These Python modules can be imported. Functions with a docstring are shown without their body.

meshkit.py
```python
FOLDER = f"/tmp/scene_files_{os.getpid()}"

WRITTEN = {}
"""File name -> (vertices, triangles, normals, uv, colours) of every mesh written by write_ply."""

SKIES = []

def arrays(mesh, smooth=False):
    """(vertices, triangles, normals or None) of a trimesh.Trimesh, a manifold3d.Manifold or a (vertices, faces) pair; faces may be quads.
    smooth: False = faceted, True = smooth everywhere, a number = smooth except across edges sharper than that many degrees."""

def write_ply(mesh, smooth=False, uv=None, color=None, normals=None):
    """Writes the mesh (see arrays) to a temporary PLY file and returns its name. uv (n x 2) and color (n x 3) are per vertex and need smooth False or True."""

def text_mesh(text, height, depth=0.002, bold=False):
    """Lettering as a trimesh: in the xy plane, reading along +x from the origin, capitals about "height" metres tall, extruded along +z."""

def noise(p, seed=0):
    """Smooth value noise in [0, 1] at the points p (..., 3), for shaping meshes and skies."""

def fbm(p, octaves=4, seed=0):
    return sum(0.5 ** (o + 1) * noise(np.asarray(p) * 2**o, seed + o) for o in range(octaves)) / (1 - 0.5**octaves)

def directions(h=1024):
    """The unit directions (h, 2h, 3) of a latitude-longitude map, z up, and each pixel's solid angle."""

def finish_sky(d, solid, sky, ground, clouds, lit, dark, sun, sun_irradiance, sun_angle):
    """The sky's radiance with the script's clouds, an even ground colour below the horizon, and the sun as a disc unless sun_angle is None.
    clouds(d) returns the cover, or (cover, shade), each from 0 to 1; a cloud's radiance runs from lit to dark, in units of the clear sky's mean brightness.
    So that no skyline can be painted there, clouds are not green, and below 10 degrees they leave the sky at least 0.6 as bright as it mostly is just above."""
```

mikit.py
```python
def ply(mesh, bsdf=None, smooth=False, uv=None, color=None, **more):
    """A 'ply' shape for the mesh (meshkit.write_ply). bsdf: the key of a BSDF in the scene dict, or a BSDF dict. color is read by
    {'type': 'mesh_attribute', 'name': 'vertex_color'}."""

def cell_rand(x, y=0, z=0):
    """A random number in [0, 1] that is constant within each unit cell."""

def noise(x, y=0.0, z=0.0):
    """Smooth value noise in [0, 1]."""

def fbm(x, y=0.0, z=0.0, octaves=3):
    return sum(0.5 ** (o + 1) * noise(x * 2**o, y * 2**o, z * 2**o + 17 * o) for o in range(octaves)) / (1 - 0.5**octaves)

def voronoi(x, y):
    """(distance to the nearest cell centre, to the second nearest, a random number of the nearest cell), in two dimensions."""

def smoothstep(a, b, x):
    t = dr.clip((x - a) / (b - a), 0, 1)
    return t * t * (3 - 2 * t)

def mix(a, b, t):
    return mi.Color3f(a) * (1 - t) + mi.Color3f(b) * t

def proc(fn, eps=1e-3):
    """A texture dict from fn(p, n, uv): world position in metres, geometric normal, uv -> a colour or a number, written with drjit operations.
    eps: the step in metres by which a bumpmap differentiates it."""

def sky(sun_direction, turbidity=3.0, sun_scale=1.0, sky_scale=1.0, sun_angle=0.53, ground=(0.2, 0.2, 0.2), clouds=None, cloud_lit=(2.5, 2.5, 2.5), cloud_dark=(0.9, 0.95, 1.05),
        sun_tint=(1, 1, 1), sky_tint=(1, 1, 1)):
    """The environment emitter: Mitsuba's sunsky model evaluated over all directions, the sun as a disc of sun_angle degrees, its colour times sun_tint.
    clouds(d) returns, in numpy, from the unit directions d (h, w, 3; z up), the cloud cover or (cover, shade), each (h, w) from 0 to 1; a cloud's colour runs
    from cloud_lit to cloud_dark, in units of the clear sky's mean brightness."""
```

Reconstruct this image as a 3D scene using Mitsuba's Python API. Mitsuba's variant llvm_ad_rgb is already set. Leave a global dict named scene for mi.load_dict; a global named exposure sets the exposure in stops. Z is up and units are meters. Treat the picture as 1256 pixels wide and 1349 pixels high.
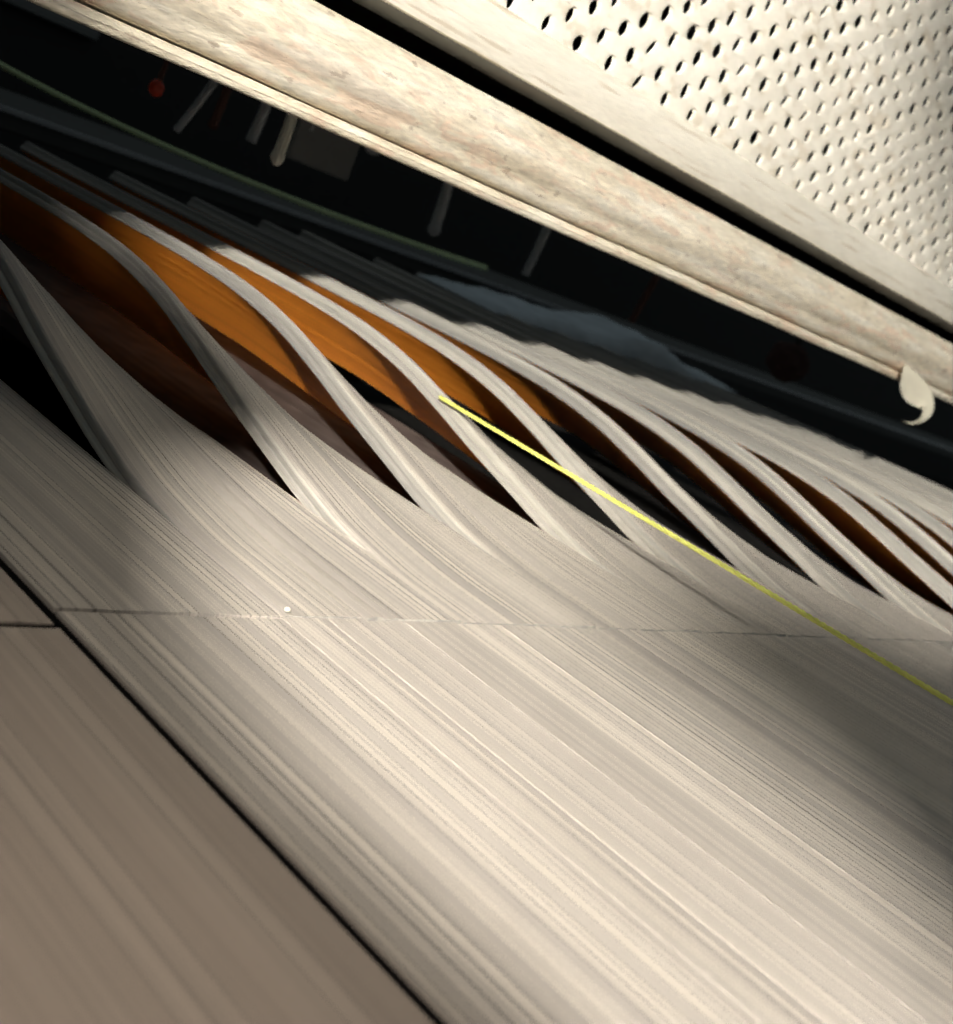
import math, numpy as np, trimesh, drjit as dr, mitsuba as mi, mikit, meshkit
from mikit import proc, fbm, noise, mix, smoothstep, cell_rand

scene, labels = {'type': 'scene'}, {}
rng = np.random.default_rng(7)
T = mi.ScalarTransform4f

# ------------------------------------------------------------------ camera, light, exposure
CAM = [0.0, 0.0, 0.4]
V1, V2, C0 = np.array([-1150, -470.]), np.array([2046, 878.]), np.array([628, 674.5])   # where the grain and the beam vanish
FPX = math.sqrt(-((V1 - C0) @ (V2 - C0)))
_x = np.array([V2[0] - C0[0], C0[1] - V2[1], FPX]); _x /= np.linalg.norm(_x)
_y = np.array([V1[0] - C0[0], C0[1] - V1[1], FPX]); _y /= np.linalg.norm(_y)
R = np.stack([_x, _y, -np.cross(_x, _y)])
FWD, UP = R @ [0, 0, 1.], R @ [0, 1., 0]
scene['camera'] = {'type': 'thinlens', 'fov': 2 * math.degrees(math.atan(628 / FPX)), 'fov_axis': 'x', 'near_clip': 0.02, 'far_clip': 60.0,
                   'aperture_radius': 0.0039, 'focus_distance': 1.42,
                   'to_world': T().look_at(origin=CAM, target=(np.array(CAM) + FWD).tolist(), up=UP.tolist())}
exposure = 0.0
scene['ambient'] = {'type': 'constant', 'radiance': {'type': 'rgb', 'value': [0.088, 0.104, 0.112]}}
LAMP = np.array([-2.6, -2.0, 2.02])
LAMP_R, LAMP_L = 0.07, 13200.0
LAMP_RGB = [1.0, 0.94, 0.85]
# added fill spot, brightens the near left corner of the floor
scene['added_fill_spot'] = {'type': 'spot', 'cutoff_angle': 29.0, 'beam_width': 6.0, 'intensity': {'type': 'rgb', 'value': [1.8, 1.50, 1.24]},
                        'to_world': T().look_at(origin=[-0.10, 0.0, 0.90], target=[0.32, 0.36, 0.0], up=[0, 1, 0])}

# ------------------------------------------------------------------ helpers
def numbered(key):
    if key not in USED:
        USED.add(key); return key
    k = 1
    while f'{key}_{k:03d}' in USED: k += 1
    USED.add(f'{key}_{k:03d}'); return f'{key}_{k:03d}'
USED = set()

def thing(name, label, cat, group=None):
    key = numbered(name)
    labels[key] = {'label': label, 'category': cat}
    if group: labels[key]['group'] = group
    return key

def obj(name, mesh, bsdf, parent=None, smooth=35, uv=None, label=None, kind=None, **more):
    key = numbered(f'{parent}__{name}' if parent else name)
    scene[key] = mikit.ply(mesh, bsdf, smooth=smooth, uv=uv, **more)
    if label or kind:
        labels.setdefault(key, {})
        if label: labels[key]['label'] = label
        if kind: labels[key]['kind'] = kind
    return key

def grid(P, flip=False, closed=False):
    n, m = P.shape[:2]
    i, j = np.meshgrid(np.arange(n - 1), np.arange(m if closed else m - 1), indexing='ij')
    a, b = i * m + j, i * m + (j + 1) % m
    c, d = b + m, a + m
    f = np.stack([a, b, c, d], -1).reshape(-1, 4)
    if flip: f = f[:, ::-1]
    return P.reshape(-1, 3), np.vstack([f[:, [0, 1, 2]], f[:, [0, 2, 3]]])

def tm(vf): return trimesh.Trimesh(vf[0], vf[1], process=False)

def tube(pts, r, seg=10, caps=True):
    pts = np.asarray(pts, float); r = np.broadcast_to(r, len(pts))
    t = np.gradient(pts, axis=0); t /= np.linalg.norm(t, axis=1, keepdims=True)
    ref = np.array([0, 0, 1.]) if abs(t[0][2]) < .9 else np.array([1., 0, 0])
    u = np.cross(t, ref); u /= np.linalg.norm(u, axis=1, keepdims=True); v = np.cross(t, u)
    a = np.linspace(0, 2 * np.pi, seg, endpoint=False)
    P = pts[:, None] + r[:, None, None] * (np.cos(a)[None, :, None] * u[:, None] + np.sin(a)[None, :, None] * v[:, None])
    V, F = grid(P, closed=True)
    if caps:
        n = len(V); V = np.vstack([V, pts[:1], pts[-1:]])
        k = np.arange(seg)
        F = np.vstack([F, np.stack([np.full(seg, n), (k + 1) % seg, k], -1),
                       np.stack([np.full(seg, n + 1), k + n - seg, (k + 1) % seg + n - seg], -1)])
    m = trimesh.Trimesh(V, F, process=False); m.fix_normals(); return m

def box(x0, x1, y0, y1, z0, z1, ch=0.002):
    """a box with chamfered edges"""
    import manifold3d as m3
    c = np.array([(x0 + x1) / 2, (y0 + y1) / 2, (z0 + z1) / 2]); h = np.array([x1 - x0, y1 - y0, z1 - z0]) / 2
    ch = min(ch, h.min() * .6)
    pts = [[sx * (h[0] - (0 if a == 0 else ch)), sy * (h[1] - (0 if a == 1 else ch)), sz * (h[2] - (0 if a == 2 else ch))]
           for a in range(3) for sx in (-1, 1) for sy in (-1, 1) for sz in (-1, 1)]
    hull = trimesh.convex.convex_hull(np.array(pts) + c)
    return hull

def smooth01(t):
    t = np.clip(t, 0, 1); return t * t * (3 - 2 * t)

def at(px, py, y):
    """the point of the plane y = const that the photograph shows at (px, py); used once, to read sizes off the photograph"""
    r = R @ np.array([px - C0[0], C0[1] - py, FPX]); return np.array(CAM) + r * (y / r[1])

# ------------------------------------------------------------------ materials
def bsdf(key, color, rough=0.55, spec=0.35, bump=None, bscale=1.0, eps=1e-3, **more):
    b = {'type': 'principled', 'base_color': color if isinstance(color, dict) else {'type': 'rgb', 'value': list(color)},
         'roughness': rough, 'specular': spec, **more}
    if bump is not None:
        b = {'type': 'bumpmap', 'arbitrary': proc(bump, eps=eps), 'scale': bscale, 'bsdf': b}
    scene[key] = {'type': 'twosided', 'bsdf': b}
    return key

def streaks(u, v):
    """long wood fibres: u across, v along the grain, metres"""
    wob = 0.004 * noise(u * 9, v * 2.2)
    u = u + wob
    a = fbm(u * 55, v * 0.7, 1.0, octaves=3)
    b = noise(u * 240, v * 2.0, 5.0)
    c = noise(u * 700, v * 6.0, 9.0)
    return a, b, c

def strip_at(u, v, f):
    """irregular lengthwise strips: (random number of the strip, closeness to its border)"""
    x = u * f + 1.7 * noise(u * f * 0.31, 0.5, 3.0) + 0.05 * noise(v * 3, u * 4)
    k = dr.floor(x); d = x - k
    return cell_rand(k, 3, 1), dr.minimum(d, 1 - d)

def slat_color(p, n, uv):
    a, b, c = streaks(uv.x, uv.y)
    r1, d1 = strip_at(uv.x, uv.y, 78.0)
    r2, d2 = strip_at(uv.x + 5.3, uv.y, 165.0)
    col = mix((0.395, 0.362, 0.330), (0.620, 0.566, 0.495), dr.clip(0.60 * r1 + 0.28 * r2 + 0.35 * (a - 0.3), 0, 1))
    col = col * (0.93 + 0.11 * b) * (0.95 + 0.09 * c)
    col = col * (1 - 0.60 * smoothstep(0.15, 0.03, d1) * smoothstep(0.42, 0.62, r1))
    col = mix(col, mi.Color3f(0.69, 0.635, 0.55), 0.60 * smoothstep(0.22, 0.05, d2) * smoothstep(0.55, 0.75, r2))
    r3, d3 = strip_at(uv.x + 9.1, uv.y, 300.0)
    col = col * (0.955 + 0.09 * r3) * (1 - 0.20 * smoothstep(0.16, 0.0, d3) * smoothstep(0.4, 0.6, r3))
    return col * (1 - 0.10 * smoothstep(0.5, 0.8, noise(uv.x * 9, uv.y * 1.1, 7.0)))

def panel_color(p, n, uv):
    a, b, c = streaks(uv.x * 0.6, uv.y)
    r1, d1 = strip_at(uv.x + 2.2, uv.y, 60.0)
    r3, d3 = strip_at(uv.x + 7.7, uv.y, 190.0)
    col = mix((0.375, 0.315, 0.268), (0.455, 0.392, 0.335), dr.clip(0.5 * a + 0.5 * r1, 0, 1))
    col = col * (0.92 + 0.12 * b) * (0.96 + 0.07 * c) * (0.96 + 0.08 * r3)
    return col * (1 - 0.24 * smoothstep(0.16, 0.02, d1) * smoothstep(0.4, 0.6, r1)) * (1 - 0.14 * smoothstep(0.2, 0.0, d3) * smoothstep(0.5, 0.6, r3))

def edge_color(p, n, uv):
    a, b, c = streaks(uv.x * 2.0, uv.y)
    col = mix((0.29, 0.28, 0.258), (0.45, 0.43, 0.38), smoothstep(0.3, 0.7, a))
    return col * (0.86 + 0.26 * b) * (0.95 + 0.1 * c)

def orange_color(p, n, uv):
    a, b, c = streaks(uv.x, uv.y)
    return mix((0.84, 0.255, 0.026), (0.95, 0.335, 0.040), a) * (0.9 + 0.16 * b)

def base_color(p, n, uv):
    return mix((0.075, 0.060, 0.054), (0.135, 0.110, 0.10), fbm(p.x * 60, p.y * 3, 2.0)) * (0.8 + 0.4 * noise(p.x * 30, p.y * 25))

def cream(p, n, uv):
    wob = 0.05 * noise(p.x * 5, 1.0, p.z * 9)
    big = fbm(p.x * 5, p.y * 9 + 3, p.z * 26 + wob * 20, octaves=4)
    fine = fbm(p.x * 75, p.y * 110, p.z * 230, octaves=4)
    wx, wz = 0.5 * fbm(p.x * 14, 4, p.z * 30), 1.6 * fbm(p.x * 10, 9, p.z * 22)
    pink = smoothstep(0.50, 0.66, fbm(p.x * 12 + 3 * wz, p.y * 16, p.z * 40 + 3 * wx, octaves=4))
    swirl = fbm(p.x * 30 + 4 * wz, 2, p.z * 65 + 5 * wx, octaves=4)
    pale = smoothstep(0.50, 0.68, fbm(p.x * 8 + 31, p.y * 8, p.z * 52 + 2, octaves=5))
    col = mix((0.63, 0.56, 0.435), (0.75, 0.69, 0.565), smoothstep(0.25, 0.75, big))
    col = mix(col, mi.Color3f(0.66, 0.455, 0.34), 0.45 * pink)
    col = mix(col, mi.Color3f(0.76, 0.725, 0.63), 0.60 * pale)
    col = col * (0.74 + 0.46 * fine) * (0.84 + 0.30 * swirl)
    brush = fbm(p.x * 40, p.y * 120, p.z * 150 + 6 * noise(p.x * 4, 2, p.z * 15), octaves=3)
    col = col * (0.86 + 0.24 * brush)
    scratch = smoothstep(0.78, 0.84, noise(p.x * 14, p.y * 5, p.z * 300 + 8 * noise(p.x * 6, 0, 4))) * smoothstep(0.5, 0.7, noise(p.x * 5, 3, p.z * 40))
    blot = smoothstep(0.72, 0.80, fbm(p.x * 30, 7, p.z * 62, octaves=4))
    speck = smoothstep(0.86, 0.93, noise(p.x * 300, p.y * 200, p.z * 360))
    col = mix(col, mi.Color3f(0.30, 0.22, 0.155), 0.35 * scratch)
    col = mix(col, mi.Color3f(0.27, 0.20, 0.14), 0.50 * blot)
    return mix(col, mi.Color3f(0.40, 0.30, 0.21), 0.35 * speck)

def cream_bump(p, n, uv):
    return fbm(p.x * 60, p.y * 60, p.z * 150, octaves=4) + 0.35 * noise(p.x * 400, p.y * 400, p.z * 500)

def trim_color(p, n, uv):
    big = fbm(p.x * 11, p.y * 5, p.z * 60, octaves=4)
    fine = fbm(p.x * 50, p.y * 60, p.z * 260, octaves=3)
    col = mix((0.68, 0.64, 0.54), (0.80, 0.77, 0.68), big) * (0.84 + 0.28 * fine)
    return mix(col, mi.Color3f(0.42, 0.34, 0.23), 0.5 * smoothstep(0.60, 0.78, fbm(p.x * 7 + 4, 1, p.z * 90, octaves=3)))

def sheet_color(p, n, uv):
    big = fbm(p.x * 8, 2, p.z * 9, octaves=4)
    col = mix((0.80, 0.755, 0.645), (0.90, 0.87, 0.78), big)
    rust = smoothstep(0.50, 0.70, fbm(p.x * 22 + 7, 5, p.z * 24, octaves=4)) * smoothstep(0.35, 0.65, noise(p.x * 50, 3, p.z * 60))
    col = mix(col, mi.Color3f(0.52, 0.42, 0.28), 0.38 * rust)
    return col * (0.93 + 0.12 * fbm(p.x * 130, 0, p.z * 130))

def rag_color(p, n, uv):
    return mix((0.42, 0.47, 0.49), (0.64, 0.69, 0.71), fbm(p.x * 40, p.y * 9, p.z * 40))

bsdf('slat_wood', proc(slat_color), 0.62, 0.2)
bsdf('panel_wood', proc(panel_color), 0.58, 0.25)
bsdf('edge_wood', proc(edge_color), 0.6, 0.25)
bsdf('orange_paint', proc(orange_color), 0.42, 0.4)
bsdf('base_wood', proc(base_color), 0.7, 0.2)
bsdf('beam_paint', proc(cream), 0.55, 0.3, bump=cream_bump, bscale=0.0022, eps=6e-4)
bsdf('trim_paint', proc(trim_color), 0.5, 0.3)
bsdf('sheet_paint', proc(sheet_color), 0.5, 0.35)
bsdf('dark_wall', (0.020, 0.020, 0.019), 0.8, 0.1)
bsdf('ledge_grey', (0.10, 0.102, 0.095), 0.7, 0.2)
bsdf('wall_dark', (0.050, 0.050, 0.047), 0.8, 0.1)
bsdf('dark_metal', (0.028, 0.029, 0.027), 0.5, 0.3)
bsdf('slot_grey', (0.20, 0.205, 0.19), 0.7, 0.2)
bsdf('plate_grey', (0.22, 0.225, 0.215), 0.7, 0.2)
bsdf('lump_dark', (0.085, 0.048, 0.042), 0.8, 0.1)
bsdf('black', (0.006, 0.006, 0.006), 0.9, 0.0)
bsdf('yellow_cord', (0.74, 0.75, 0.19), 0.5, 0.3)
bsdf('cord_green', (0.70, 0.84, 0.46), 0.6, 0.3)
bsdf('red_paint', (0.75, 0.075, 0.025), 0.35, 0.5)
bsdf('grey_metal', (0.46, 0.47, 0.47), 0.4, 0.4)
bsdf('rusty_metal', (0.10, 0.050, 0.038), 0.7, 0.2)
bsdf('white_paint', (0.80, 0.78, 0.66), 0.45, 0.4)
bsdf('paper', (0.80, 0.755, 0.61), 0.7, 0.2)
bsdf('rag', proc(rag_color), 0.9, 0.1)

# ------------------------------------------------------------------ the setting: what the slats lie on, and the dark place behind
X1, YJ = 4.5, 0.792                   # right end of the slat field; the line where near and far slats butt
Yend = 3.09
obj('ground', box(-8, 24, -9, 9, -0.42, -0.30, 0.01), 'dark_wall', kind='structure', label='dark ground under and around the slat deck')
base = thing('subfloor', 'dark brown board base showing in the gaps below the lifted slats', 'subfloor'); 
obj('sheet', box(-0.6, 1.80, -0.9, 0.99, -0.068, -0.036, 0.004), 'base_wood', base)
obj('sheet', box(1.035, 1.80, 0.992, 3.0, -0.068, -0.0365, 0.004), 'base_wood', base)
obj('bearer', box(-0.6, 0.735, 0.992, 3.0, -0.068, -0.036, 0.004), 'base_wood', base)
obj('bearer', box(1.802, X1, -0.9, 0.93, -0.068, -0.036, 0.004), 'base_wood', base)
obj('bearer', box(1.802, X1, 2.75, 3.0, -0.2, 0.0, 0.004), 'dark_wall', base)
obj('joint_shade_strip', box(0.5228, 0.5342, -0.6, 3.0, -0.033, -0.0035, 0.001), 'black', base, label='black strip for the shade in the long joint')  # black strips stand in for the shade inside the open joints
obj('joint_shade_strip', box(-0.3, 0.5222, 0.7543, 0.7637, -0.033, -0.0025, 0.001), 'black', base, label='black strip for the shade in the short cross joint')
obj('joint_shade_strip', box(0.5348, 0.700, 0.7841, 0.7879, -0.033, -0.004, 0.001), 'black', base, label='black strip for the shade in the fading cross joint')
side = thing('added_side_wall', 'added dark wall left of the slat deck, outside the frame, holding back ambient light', 'wall')
obj('wall', box(-0.32, -0.26, 1.15, 5.15, -0.3, 2.6, 0.01), 'dark_wall', side)  # added to keep ambient light off the left slats
back = thing('rear_wall', 'unlit black wall behind the cream beam and the slat ends', 'wall')
obj('wall', box(-4, 22, 5.2, 5.3, -0.3, 2.2, 0.01), 'wall_dark', back)

# ------------------------------------------------------------------ flat floor panels at the left
def plank(x0, x1, y0, y1, z, seed, tilt=0.0, bsd='slat_wood', relief=0.0008, nu=None, t=0.030, bow=0.0):
    """a flat plank: top with fine lengthwise relief, rounded arrises, real thickness; uv in metres"""
    w = x1 - x0
    nu = nu or max(8, int(w / 0.006)); nv = 34
    r = 0.0010
    s = np.concatenate([[0, 0.0003, r], np.linspace(r, w - r, nu)[1:-1], [w - r, w - 0.0003, w]])
    prof = np.concatenate([[-r, -0.0004, 0], np.zeros(nu - 2), [0, -0.0004, -r]])
    s = np.concatenate([[0.0], s, [w]]); prof = np.concatenate([[-t], prof, [-t]])
    y = np.linspace(y0, y1, nv)
    S, Yv = np.meshgrid(s, y)
    rel = (meshkit.fbm(np.stack([S * 70 + seed * 13.1, Yv * 0.8, np.full_like(S, seed)], -1), 4, 3) - 0.5) * relief * 2
    rel *= (np.arange(len(s)) > 1) * (np.arange(len(s)) < len(s) - 2)
    Z = z + prof[None] + rel + tilt * (S / w - 0.5) + bow * np.sin((Yv - y0) / (y1 - y0) * np.pi) 
    Z[:, [0, -1]] = z - t
    P = np.stack([x0 + S, Yv, Z], -1)
    V, F = grid(P)
    n, m = P.shape[:2]
    uv = np.stack([S + seed * 1.37, Yv], -1).reshape(-1, 2)
    # end grain faces
    ends_v, ends_f = [], []
    for k, row in enumerate((0, n - 1)):
        a = P[row].copy(); b = a.copy(); b[:, 2] = z - t
        q = np.stack([a, b]); v, f = grid(q, flip=(k == 0))
        ends_f.append(f + len(V) + sum(map(len, ends_v))); ends_v.append(v)
        uv = np.vstack([uv, np.stack([np.tile(s, 2) + seed * 1.37, np.repeat([0, .03], m)], -1)])
    V = np.vstack([V] + ends_v); F = np.vstack([F] + ends_f)
    return trimesh.Trimesh(V, F, process=False), uv

def split_smooth(mesh, uv, angle=40):
    """smooth shading with hard edges, keeping uv"""
    g = trimesh.Trimesh(mesh.vertices, mesh.faces, process=False)
    return g, uv

def put_plank(name, label, cat, group=None, **k):
    t = thing(name, label, cat, group)
    m, uv = plank(**k)
    key = obj('board', m, k.get('bsd', 'slat_wood'), t, smooth=False, uv=uv)
    return t

FL = 'brown floor panels left of the slats'
put_plank('floor_panel', 'brown wood floor panel in the bottom left corner, in front of the short cross joint', 'floor panel', FL,
          x0=-0.25, x1=0.5225, y0=-0.5, y1=0.7540, z=0.000, seed=1, bsd='panel_wood', relief=0.0007)
put_plank('floor_panel', 'dim brown floor panel at the left edge, behind the short cross joint', 'floor panel', FL,
          x0=-0.25, x1=0.5225, y0=0.7640, y1=3.0, z=-0.001, seed=2, bsd='panel_wood', relief=0.0007)
put_plank('floor_panel', 'narrow grey brown floor panel right of the long dark joint, nearest the camera', 'floor panel', FL,
          x0=0.5345, x1=0.700, y0=-0.5, y1=0.7838, z=-0.0008, seed=3, bsd='slat_wood', relief=0.0004)
put_plank('floor_panel', 'shaded grey brown floor panel with its free edge at the black opening', 'floor panel', FL,
          x0=0.5345, x1=0.7665, y0=0.7882, y1=3.0, z=0.000, seed=4, bsd='slat_wood', relief=0.0004)

# ------------------------------------------------------------------ near flat slats, packed edge to edge
edges = [0.7015, 0.768, 0.826, 0.879, 0.932, 1.012, 1.085, 1.128, 1.24, 1.318, 1.372, 1.513]
while edges[-1] < 5.4: edges.append(edges[-1] + float(rng.choice([0.055, 0.075, 0.10, 0.13])))
NS = 'near flat slats packed edge to edge'
order = ['first', 'second', 'third', 'fourth', 'fifth', 'sixth', 'seventh', 'eighth', 'ninth', 'tenth', 'eleventh', 'twelfth', 'thirteenth',
         'fourteenth', 'fifteenth', 'sixteenth', 'seventeenth', 'eighteenth', 'nineteenth', 'twentieth', 'twenty-first', 'twenty-second', 'twenty-third',
         'twenty-fourth', 'twenty-fifth', 'twenty-sixth', 'twenty-seventh', 'twenty-eighth', 'twenty-ninth', 'thirtieth', 'thirty-first', 'thirty-second']
for i in range(len(edges) - 1):
    if edges[i] > 2.35: break
    wd = edges[i + 1] - edges[i]
    lab = f'flat pale slat in front of the cross joint, {order[i]} from the brown floor panels'
    put_plank('flat_slat', lab, 'slat', NS, x0=edges[i] + 0.0006, x1=edges[i + 1] - 0.0006, y0=-0.5, y1=YJ + 0.0006,
              z=-0.0016 + 0.0005 * rng.standard_normal(), seed=10 + i, tilt=0.0006 + 0.0008 * rng.random(), relief=0.0004)

# ------------------------------------------------------------------ far slats: flat at the joint, then each lifts its left edge and shows its orange underside
W = 0.2525
XS = [0.772] + [1.022 + W * k for k in range(14)]
def rise(x, y):
    """height of the lifted left edge along the slat"""
    dy = np.interp(x, [0.77, 1.02, 1.27, 1.53, 1.78, 2.03, 2.28, 2.54, 2.79, 4, 7], [0.05, 0, 0.03, 0.0, 0.0, -0.07, -0.12, -0.16, -0.25, -0.33, -0.4])
    k = np.interp(x, [0.77, 1.0, 1.5, 2.5, 3, 7], [1.0, 1.0, 0.95, 1.02, 1.0, 1.0])
    from scipy.interpolate import PchipInterpolator
    f = PchipInterpolator([0, 0.88, 1.0, 1.108, 1.2, 1.31, 1.42, 1.533, 1.64, 1.739, 1.9, 2.4, 3.1, 4.0], [0, 0, .010, .033, .058, .086, .115, .139, .152, .158, .160, .154, .143, .14])
    return k * f(y - dy)
def shift(y): return 0.045 * smooth01((y - 1.15) / 0.8)

def curved_slat(i):
    x = XS[i]; w = W - 0.003
    yend = Yend + (0.012 * rng.standard_normal() if i < 7 else 0.07 * rng.standard_normal())
    y = np.concatenate([np.linspace(YJ + 0.0012, 2.0, 90), np.linspace(2.0, yend, 28)[1:]])
    t = float(np.interp(x, [1.0, 1.8, 2.5], [0.0255, 0.030, 0.034]))
    nu = 44
    s = np.linspace(0, 1, nu)
    # strips glued side by side: small steps and grooves across the face, the same all along the slat
    cuts = np.sort(rng.choice(np.arange(3, nu - 3), 6, replace=False))
    lev = np.cumsum(np.isin(np.arange(nu), cuts))
    step = (rng.random(8) - 0.5)[lev] * 0.0014
    groove = -0.0012 * np.isin(np.arange(nu), cuts)
    ripple = (meshkit.fbm(np.stack([s * 24 + i * 9.7, 0 * s, 0 * s + i], -1), 3, 5) - .5) * 0.0022
    base_prof = step + groove + ripple
    zl = rise(x, y); th = zl / 0.16; xl = x + shift(y)
    lift = np.interp(x, [1.3, 1.8, 2.3, 3.0], [0.038, 0.055, 0.085, 0.09]) * smooth01((y - np.interp(x, [1.3, 2.5], [1.32, 1.08])) / 0.55)
    xr = x + w - np.interp(x, [1.6, 2.2], [0.065, 0.03]) * smooth01((y - 1.25) / 0.6); zr = lift
    e = np.stack([xr - xl, zr - zl], -1); L = np.linalg.norm(e, axis=1, keepdims=True); e = e / L
    nrm = np.stack([-e[:, 1], e[:, 0]], -1)
    r = 0.003
    S, Yg = np.meshgrid(s, y)
    rel = base_prof[None] * (0.55 + 0.45 * meshkit.noise(np.stack([S * 0 + i, Yg * 0.8, S * 6], -1), 9)) - 0.003 * (1 - np.clip(S * L / 0.006, 0, 1)) ** 2
    rel += (0.0022 * (S - 0.5)) * (1 - th)[:, None]          # slats lie a little clapboard-wise
    rel += 0.004 * np.sin(np.pi * S) * th[:, None]            # and cup as they lift
    top = np.stack([xl[:, None] + e[:, :1] * S * L + nrm[:, :1] * rel, Yg, zl[:, None] + e[:, 1:] * S * L + nrm[:, 1:] * rel], -1)
    bot = np.stack([xl[:, None] + e[:, :1] * S * L - nrm[:, :1] * (t - rel * 0.5), Yg, zl[:, None] + e[:, 1:] * S * L - nrm[:, 1:] * (t - rel * .5)], -1)
    key = thing('curved_slat', CURVED[i], 'slat', 'far slats that lift and twist')
    V, F = grid(top); uvt = np.stack([S * W + i * 2.11, Yg], -1).reshape(-1, 2)
    obj('top_face', (V, F), 'slat_wood', key, smooth=True, uv=uvt)
    # left edge: two rounded plies with a groove between, standing slightly proud
    k = 15; a = np.linspace(0, 1, k)
    bulge = np.interp(a, [0, .06, .14, .24, .40, .48, .54, .62, .80, .94, 1], [0, .0016, .0024, .0022, .0020, .0002, .0002, .0019, .0024, .0016, 0])
    edge = top[:, None, 0] * (1 - a)[None, :, None] + bot[:, None, 0] * a[None, :, None]
    out = np.stack([-e[:, 0], 0 * y, -e[:, 1]], -1)
    wav = 0.75 + 0.5 * meshkit.noise(np.stack([y * 3 + i, 0 * y, 0 * y], -1), 4)
    edge = edge + out[:, None] * (bulge[None, :, None] * wav[:, None, None])
    V, F = grid(edge, flip=True); A, Y2 = np.meshgrid(a, y)
    obj('edge', (V, F), 'edge_wood', key, smooth=True, uv=np.stack([A * t + i * 3.3, Y2], -1).reshape(-1, 2), label='grey two-ply long edge of the slat')
    V, F = grid(bot, flip=True)
    obj('underside', (V, F), 'orange_paint', key, smooth=True, uv=uvt, label='orange painted underside of the slat')
    # right edge and the two end faces
    parts = []
    q = np.stack([top[:, -1], bot[:, -1]], 1); parts.append(tm(grid(q)))
    for row, fl in ((0, False), (-1, True)):
        parts.append(tm(grid(np.stack([top[row], bot[row]], 0), flip=fl)))
    obj('sawn_end', trimesh.util.concatenate(parts), 'edge_wood', key, smooth=False,
        uv=np.vstack([np.stack([p.vertices[:, 0] + i, p.vertices[:, 1]], -1) for p in parts]), label='sawn end and right edge of the slat')
    return key

CURVED = ['dark foremost curved slat rising beside the black opening at the left']
CURVED += [f'curved pale slat with a grey edge, {order[k + 1]} one from the black opening at the left' for k in range(14)]
for i in range(len(XS)): curved_slat(i)

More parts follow.
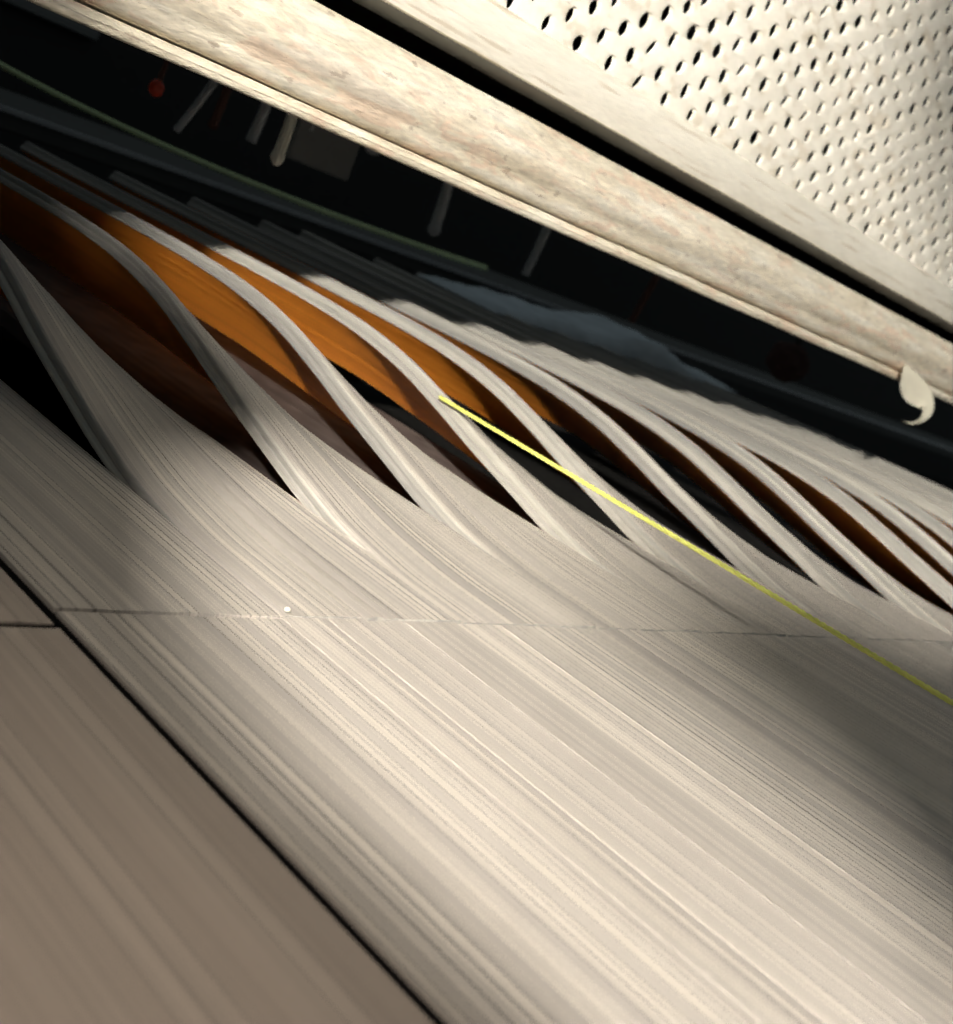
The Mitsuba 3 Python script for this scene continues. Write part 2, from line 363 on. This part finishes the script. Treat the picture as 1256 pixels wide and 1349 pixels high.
# a chip of white paint left on the cross joint
t = thing('paint_chip', 'tiny bright white chip lying on the cross joint of the slats', 'paint chip')
m = trimesh.creation.icosphere(subdivisions=2, radius=1); m.apply_scale([0.0034, 0.0030, 0.0026]); m.vertices *= 1 + 0.25 * (meshkit.noise(m.vertices * 300, 3)[:, None] - .5)
m.apply_translation([0.775, 0.7945, 0.004]); obj('chip', m, 'white_paint', t, smooth=True)

# ------------------------------------------------------------------ cords
def cord(p, r, twist=70, strands=3, n=400):
    p = np.asarray(p, float)
    tt = np.linspace(0, 1, n); d = np.r_[0, np.cumsum(np.linalg.norm(np.diff(p, axis=0), axis=1))]
    q = np.stack([np.interp(tt * d[-1], d, p[:, k]) for k in range(3)], -1)
    ax = (p[-1] - p[0]) / np.linalg.norm(p[-1] - p[0]); u = np.cross(ax, [0, 0, 1.]); u /= np.linalg.norm(u); v = np.cross(ax, u)
    ms = []
    for s in range(strands):
        a = tt * d[-1] * twist * 2 * np.pi / 2 + s * 2 * np.pi / strands
        ms.append(tube(q + 0.5 * r * (np.cos(a)[:, None] * u + np.sin(a)[:, None] * v), r * 0.55, 7))
    return trimesh.util.concatenate(ms)

t = thing('yellow_string', 'taut yellow string running from a slat edge over the slats to the right', 'string')
obj('strand', cord([[1.518, 1.405, 0.103], [1.503, 0.80, 0.099], [1.46, 0.30, 0.1005], [1.43, -0.2, 0.1015]], 0.0036, 60, n=700), 'yellow_cord', t)

# ------------------------------------------------------------------ beam, slot, trim and perforated panel (all run along x)
YB = 1.5
def extrude_x(section, x0, x1, nx, wob=0.0, seed=0, closed=False):
    sec = np.asarray(section, float)                     # (m, 2): y, z
    x = np.linspace(x0, x1, nx)
    P = np.stack([np.broadcast_to(x[:, None], (nx, len(sec))), np.broadcast_to(sec[None, :, 0], (nx, len(sec))), np.broadcast_to(sec[None, :, 1], (nx, len(sec)))], -1).copy()
    if wob:
        n = meshkit.fbm(np.stack([P[..., 0] * 6, P[..., 1] * 20, P[..., 2] * 25 + seed], -1), 4, seed) - 0.5
        P[..., 1] += wob * n
        P[..., 2] += 0.6 * wob * (meshkit.fbm(np.stack([P[..., 0] * 5, P[..., 2] * 3, P[..., 1] * 0 + seed + 5], -1), 3, seed + 1) - .5)
    V, F = grid(P, closed=closed)
    m = trimesh.Trimesh(V, F, process=False)
    return m

def rounded(y0, z0, y1, z1, r, bul=0.0, k=7):
    """closed section from (y0,z0) to (y1,z1) with rounded front corners; the front face (y0) bulges by bul"""
    a = np.linspace(-np.pi / 2, -np.pi, k)
    low = np.stack([y0 + r + r * np.cos(a), z0 + r + r * np.sin(a)], -1)
    b = np.linspace(np.pi, np.pi / 2, k)
    top = np.stack([y0 + r + r * np.cos(b), z1 - r + r * np.sin(b)], -1)
    zz = np.linspace(z0 + r, z1 - r, 12)[1:-1]
    front = np.stack([y0 - bul * np.sin((zz - z0 - r) / (z1 - z0 - 2 * r) * np.pi), zz], -1)
    return np.vstack([[[y1, z0]], low, front, top, [[y1, z1]]])[::-1]

beam = thing('beam', 'long stained cream painted beam crossing above the slats', 'beam')
obj('face', extrude_x(rounded(YB, 0.4495, YB + 0.30, 0.579, 0.030, 0.020), -0.6, 7.5, 420, 0.004, 2, True), 'beam_paint', beam, smooth=50)
obj('bottom_lip', extrude_x(rounded(YB + 0.014, 0.425, YB + 0.06, 0.4465, 0.009, 0.002), -0.6, 7.5, 420, 0.005, 6, True), 'beam_paint', beam, smooth=50,
    label='thin worn lip along the foot of the beam')
rail = thing('trim_rail', 'rounded pale cream rail between the dark slot and the perforated panel', 'rail')
obj('moulding', extrude_x(rounded(YB - 0.002, 0.622, YB + 0.012, 0.697, 0.004, 0.007), -0.6, 7.5, 360, 0.003, 9, True), 'trim_paint', rail, smooth=50)
obj('soffit', box(-0.6, 7.5, YB + 0.0125, YB + 0.155, 0.6205, 0.67, 0.002), 'slot_grey', rail, label='dark grey underside of the rail in the slot')
back2 = thing('dark_backing', 'black sheet set behind the slot and the panel holes to keep them dark', 'backing board')
obj('board', box(-0.6, 7.5, YB + 0.20, YB + 0.24, 0.5795, 1.75, 0.003), 'black', back2)  # black sheet keeps the slot and the holes dark

# perforated sheet: one cell per slot-shaped hole, brick pattern
def perforated():
    px, pz = 0.0894, 0.0305
    x_first, z_first = 1.4405, 0.7165
    V, F = [], []
    nV = 0
    NB = 16
    cols = range(-18, 46); rows = range(0, 34)
    for rw in rows:
        for c in cols:
            cx = x_first + c * px + (px / 2 if rw % 2 else 0); cz = z_first + rw * pz
            hx, hz = px / 2, pz / 2
            # boundary: 4 steps along top and bottom, 4 along the sides -> 16 points
            q = np.linspace(-1, 1, 5)
            bd = np.array([[hx, hz * v] for v in q[:-1]] + [[-hx * v, hz] for v in q[:-1]] + [[-hx, -hz * v] for v in q[:-1]] + [[hx * v, -hz] for v in q[:-1]])
            ang = np.array([-2, -1, 0, 1, 2, 3, 4, 5, 6, 7, 8, 9, 10, 11, 12, 13]) * np.pi / 8
            j = rng.standard_normal(6)
            rx, rz = 0.0098 * (1 + 0.12 * j[0]), 0.0136 * (1 + 0.05 * j[1])
            sh = 0.10 + 0.03 * j[2]
            torn = rng.random() < 0.16 and c > 3
            if torn: rx, rz, sh = 0.0075, 0.0146, 0.45
            ring = np.stack([rx * np.cos(ang), rz * np.sin(ang)], -1); ring[:, 0] += sh * ring[:, 1] + 0.0012 * j[3]
            lip = ring * [1.5, 1.12]; lip[:, 1] = np.clip(lip[:, 1], -hz * .97, hz * .97)
            mid = ring * 0.35 + bd * 0.65
            def put(pts, dy):
                w = np.stack([cx + pts[:, 0], np.zeros(NB), cz + pts[:, 1]], -1)
                bump = (meshkit.fbm(np.stack([w[:, 0] * 38, w[:, 2] * 46, 0 * w[:, 0]], -1), 2, 11) - .5) * 0.0045
                side = 0.0026 * np.sin((w[:, 0] - cx) / px * 2 * np.pi) * np.cos((w[:, 2] - cz) / pz * np.pi * 0.0)
                w[:, 1] = YB + 0.006 + dy + (bump if dy < 0.004 else 0)
                return w
            bdw = put(bd, 0.0)
            Vc = np.vstack([put(ring, 0.0072), put(ring, 0.0026), put(lip, 0.0005), put(mid, -0.0012), bdw])
            a = np.arange(NB); b = (a + 1) % NB
            for r_ in range(4):
                F.append(nV + np.stack([a + r_ * NB, b + r_ * NB, b + (r_ + 1) * NB], -1))
                F.append(nV + np.stack([a + r_ * NB, b + (r_ + 1) * NB, a + (r_ + 1) * NB], -1))
            V.append(Vc); nV += len(Vc)
    m = trimesh.Trimesh(np.vstack(V), np.vstack(F), process=False)
    m.merge_vertices(digits_vertex=6)
    return m
sheet = thing('perforated_panel', 'cream painted panel full of dark slot-shaped holes above the rail', 'panel')
obj('sheet', perforated(), 'sheet_paint', sheet, smooth=60)
obj('bottom_edge', box(-0.6, 7.5, YB + 0.005, YB + 0.011, 0.672, 0.7025, 0.001), 'trim_paint', sheet)

# ------------------------------------------------------------------ behind and below the beam: soffit, rear ledge, pegs
t = thing('wall_plate', 'dim grey plate on the rear wall in the top left corner', 'plate')
q = [at(-60, -60, 5.15), at(135, 40, 5.15)]
obj('plate', box(q[0][0] - .6, q[1][0], 5.16, 5.19, q[1][2] - 0.05, q[1][2] + 1.2, 0.006), 'plate_grey', t)
led = thing('rear_ledge', 'dark ledge with a dim worn edge behind the slat ends', 'ledge')
obj('shelf', box(0.5, 18, 3.55, 4.4, 0.10, 0.165, 0.006), 'ledge_grey', led)
obj('edge_strip', box(0.5, 18, 3.541, 3.549, 0.150, 0.1665, 0.002), 'grey_metal', led, label='dim worn front edge of the ledge')

def peg(name, label, cat, p0, p1, r0, r1, bs, tip=None, group='pegs and hooks hanging behind the beam'):
    t = thing(name, label, cat, group)
    g = p1[1] / 1.9; r0, r1 = r0 * g, r1 * g
    p0, p1 = np.array(p0), np.array(p1); p0 = p0 + (p0 - p1) * max(0, (0.515 - p0[2]) / max(p0[2] - p1[2], 1e-3)) ; k = np.linspace(0, 1, 7)[:, None]
    bend = 0.006 * np.sin(k * np.pi) * np.array([[1, 0.4, 0]])
    obj('stem', tube(p0 * (1 - k) + p1 * k + bend, np.linspace(r0, r1, 7)), bs, t)
    if tip:
        rr, bt, nm, sc = tip; rr *= g
        m = trimesh.creation.icosphere(subdivisions=3, radius=rr); m.apply_scale(sc)
        m.vertices += 0.15 * rr * (meshkit.noise(m.vertices / rr * 2, 5)[:, None] - .5)
        m.apply_translation(p1 if nm != 'washer' else p0); obj(nm, m, bt, t, smooth=True)
    return t
Q = 2.5
t = thing('rear_rail', 'dark rail behind the beam from which the pegs hang', 'rail')
obj('bar', box(-0.6, 9, Q - 0.03, Q + 0.03, 0.515, 0.56, 0.004), 'dark_metal', t)
A = lambda x, y, d=Q: at(x, y, d)
peg('peg', 'short peg with a bright red ball tip near the top left', 'peg', A(222, 66), A(206, 116), .005, .005, 'rusty_metal', (0.0125, 'red_paint', 'ball_tip', [1, 1, 1.15]))
peg('strut', 'slanting light grey strut under the left part of the beam', 'strut', A(288, 96), A(232, 172), .008, .0065, 'grey_metal', (0.013, 'grey_metal', 'washer', [1.3, 1, .8]))
peg('peg', 'short rusty peg right beside the slanting grey strut', 'peg', A(297, 118), A(281, 164), .0075, .0085, 'rusty_metal', (0.010, 'rusty_metal', 'bolt_head', [1, 1, .8]))
peg('peg', 'dim grey peg between the rusty peg and the white hook', 'peg', A(350, 135), A(330, 186), .009, .0105, 'grey_metal')
h = peg('hook', 'pale cream hook with a thick lower end under the beam', 'hook', A(388, 135, 2.0), A(366, 206, 2.0), .0095, .0115, 'white_paint', (0.013, 'white_paint', 'end_knob', [1, 1, 1.3]))
peg('peg', 'stub of a pale peg just right of the cream hook', 'peg', A(414, 150), A(408, 172), .007, .006, 'grey_metal')
t = thing('hanging_plate', 'dim grey brown plate hanging behind the cream hook', 'plate', 'pegs and hooks hanging behind the beam')
pp = [A(392, 168, Q), A(462, 195, Q), A(455, 242, Q), A(375, 212, Q)]
xs, zs = [p[0] for p in pp], [p[2] for p in pp]
obj('plate', box(min(xs), max(xs), Q - .006, Q + .006, min(zs) + .01, 0.514, 0.004), 'plate_grey', t)
t = thing('knob', 'round grey knob under the middle of the beam', 'knob', 'pegs and hooks hanging behind the beam')
c = A(493, 193); m = trimesh.creation.icosphere(subdivisions=3, radius=0.026); m.apply_scale([1.15, .5, .8]); m.apply_translation(c)
obj('disc', m, 'grey_metal', t, smooth=True); obj('stem', tube([c + [0, 0, .0], c + [0, 0, .07], c + [0, 0, .11]], .008), 'dark_metal', t)
peg('peg', 'long dim grey peg right of the round knob', 'peg', A(592, 235), A(572, 302), .011, .012, 'grey_metal', (0.014, 'grey_metal', 'end_knob', [1, 1, 1]))
peg('bracket', 'grey lumpy bracket with a slanting leg under the beam, right of centre', 'bracket', A(722, 296), A(692, 362), .010, .009, 'grey_metal', (0.024, 'grey_metal', 'washer', [1.25, 1, .85]))
peg('peg', 'very dim reddish peg right of the slanting leg bracket', 'peg', A(866, 362), A(832, 424), .010, .009, 'rusty_metal')
t = thing('hanging_lump', 'barely lit reddish lump hanging in the dark at the right', 'lump', 'pegs and hooks hanging behind the beam')
c = A(1040, 478); m = trimesh.creation.icosphere(subdivisions=4, radius=0.105); m.apply_scale([1.2, .6, .75])
m.vertices += m.vertex_normals * (0.05 * (meshkit.fbm(m.vertices * 18, 3, 8) - .5))[:, None]; m.apply_translation(c)
obj('lump', m, 'lump_dark', t, smooth=True); obj('stem', tube([c, c + [0, 0, .06], c + [0, 0, .14]], .012), 'dark_metal', t)

# a curl of paint peeling from the foot of the beam
t = thing('paint_curl', 'curled flake of cream paint hanging from the beam near the right edge', 'paint flake')
cl = np.array([[1192, 488, 8], [1202, 504, 16], [1213, 517, 19], [1226, 530, 15], [1229, 543, 11], [1218, 551, 10], [1203, 555, 6], [1188, 553, 0.6]], float)
kk = np.linspace(0, 7, 36); cl = np.stack([np.interp(kk, range(8), cl[:, c]) for c in range(3)], -1)
for _ in range(3): cl[1:-1] = (cl[:-2] + cl[1:-1] * 2 + cl[2:]) / 4
tn = np.gradient(cl[:, :2], axis=0); tn /= np.linalg.norm(tn, axis=1, keepdims=True); nn = np.stack([-tn[:, 1], tn[:, 0]], -1)
o, ex, ez = at(1215, 530, 1.485), at(1216, 530, 1.485) - at(1215, 530, 1.485), at(1215, 531, 1.485) - at(1215, 530, 1.485)
P = []
for q in np.linspace(-1, 1, 8):
    d_ = cl[:, :2] + nn * cl[:, 2:] * q - [1215, 530]
    pt = o + d_[:, :1] * ex + d_[:, 1:] * ez
    pt[:, 1] += 0.020 * np.sin(kk / 7 * np.pi * 1.3) * (1 + 0.5 * q) - 0.012 * q
    P.append(pt)
P = np.stack(P, 1)
V, F = grid(P); V2, F2 = grid(P + np.array([0.0004, 0.0012, 0]), flip=True)
obj('flake', trimesh.Trimesh(np.vstack([V, V2]), np.vstack([F, F2 + len(V)]), process=False), 'paper', t, smooth=True)

# grey rag on the far slat ends, and the dull green cord tied there
t = thing('crumpled_cloth', 'crumpled blue grey cloth lying over the far ends of the slats', 'cloth')
nx, ny = 90, 40
xs = np.linspace(3.02, 4.62, nx); ys = np.linspace(2.72, 3.12, ny)
Xg, Yg = np.meshgrid(xs, ys)
env = np.minimum(1, np.minimum((Xg - xs[0]) / .06, (xs[-1] - Xg) / .08)) * np.minimum(1, np.minimum((Yg - ys[0]) / .05, (ys[-1] - Yg) / .05))
hump = 0.016 + 0.065 * np.exp(-((Xg - 3.98) / .24) ** 2) + 0.02 * np.exp(-((Xg - 3.45) / .25) ** 2)
Zr = 0.135 + np.clip(env, 0, 1) ** .6 * (hump + 0.022 * (meshkit.fbm(np.stack([Xg * 16, Yg * 9, 0 * Xg], -1), 4, 3) - .4))
obj('cloth', grid(np.stack([Xg, Yg, Zr], -1)), 'rag', t, smooth=True)
t = thing('green_cord', 'dull green cord stretched through the shade behind the slat ends', 'cord')
ga, gb = at(641, 353, 3.05), at(-30, 68, 3.42)
gm = at(300, 228, 3.25)
kk = np.linspace(0, 1, 30)[:, None]
obj('strand', tube((1 - kk) ** 2 * ga + 2 * kk * (1 - kk) * (2 * gm - (ga + gb) / 2) + kk ** 2 * gb, 0.0085), 'cord_green', t)

# ------------------------------------------------------------------ unseen lamp and the boards placed to shade its light, outside the frame
lamp = thing('unseen_lamp', 'unseen round lamp behind the camera, placed to light the slats and the beam', 'lamp')  # out of view, placed to light slats and beam from the front left
bulb = trimesh.creation.icosphere(subdivisions=3, radius=LAMP_R); bulb.apply_translation(LAMP)
obj('bulb', bulb, 'white_paint', lamp, smooth=True, emitter={'type': 'area', 'radiance': {'type': 'rgb', 'value': [LAMP_L * c for c in LAMP_RGB]}})
obj('stem', tube([LAMP + [0, 0, LAMP_R + .002], LAMP + [0, 0, .5], LAMP + [0, 0, 1.2]], .02), 'dark_metal', lamp)
def slab_y(poly, y0, th):
    """an upright board: outline in x and z, at y0, th thick"""
    from shapely.geometry import Polygon
    m = trimesh.creation.extrude_polygon(Polygon(poly).buffer(0.02).buffer(-0.02), th, engine='earcut')
    v = m.vertices.copy(); m.vertices = np.stack([v[:, 0], y0 + v[:, 2], v[:, 1]], -1); m.fix_normals(); return m
def toward_lamp(p, y0):
    """where the ray from p to the lamp meets the plane y = y0, as (x, z)"""
    p = np.array(p, float); k = (y0 - p[1]) / (LAMP[1] - p[1]); q = p + k * (LAMP - p); return (q[0], q[2])
t = thing('unseen_shade_left', 'unseen board left of the camera, shaped to shade the left of the floor and slats', 'board')  # out of view, outline fitted to the shade on floor and left slats
edge_ = [toward_lamp(p, -0.5) for p in ((0.60, 0.10, 0), (0.605, 0.29, 0), (0.62, 0.6, 0), (0.672, 0.8, 0), (0.775, 0.97, 0), (0.93, 1.22, 0))] + [(-0.86, 1.095), (-0.94, 1.172), (-1.075, 1.265), (-1.175, 1.318), (-1.17, 1.345)]
top_ = [toward_lamp(p, -0.5) for p in ((0.87, 1.5, 0.46), (0.74, 1.5, 0.62))]
obj('board', slab_y([(-2.2, edge_[0][1])] + edge_ + top_ + [(top_[-1][0] - .02, 1.9), (-2.2, 1.9)], -0.51, 0.02), 'dark_wall', t)
t = thing('unseen_shade_right', 'unseen board out of view behind the camera, placed to shade the right corner of the floor', 'board')  # out of view, outline fitted to the shade in the right corner
sg = [toward_lamp(p, -1.2) for p in ((0.96, 0.06, 0), (1.25, 0.46, 0), (1.40, 0.90, 0), (2.2, 1.04, 0), (2.7, 0.45, 0), (1.8, -0.3, 0))]
obj('board', slab_y(sg, -1.21, 0.02), 'dark_wall', t)
obj('cord', tube([[sg[2][0] + .06, -1.20, 1.06], [sg[2][0] + .06, -1.20, 1.4], [sg[2][0] + .06, -1.20, 2.2]], 0.003), 'dark_metal', t)
t = thing('unseen_shade_high', 'unseen board high behind the camera, placed to shade the right end of the perforated panel', 'board')  # out of view, cut to darken the right end of the panel
vl = [toward_lamp(p, -1.2) for p in ((2.50, 1.5, 1.17), (2.86, 1.5, 0.965), (3.2, 1.5, 0.82), (4.6, 1.5, 0.80))]
obj('board', slab_y(vl + [(2.2, vl[-1][1]), (2.2, 2.4), (vl[0][0] - .1, 2.4)], -1.235, 0.02), 'dark_wall', t)
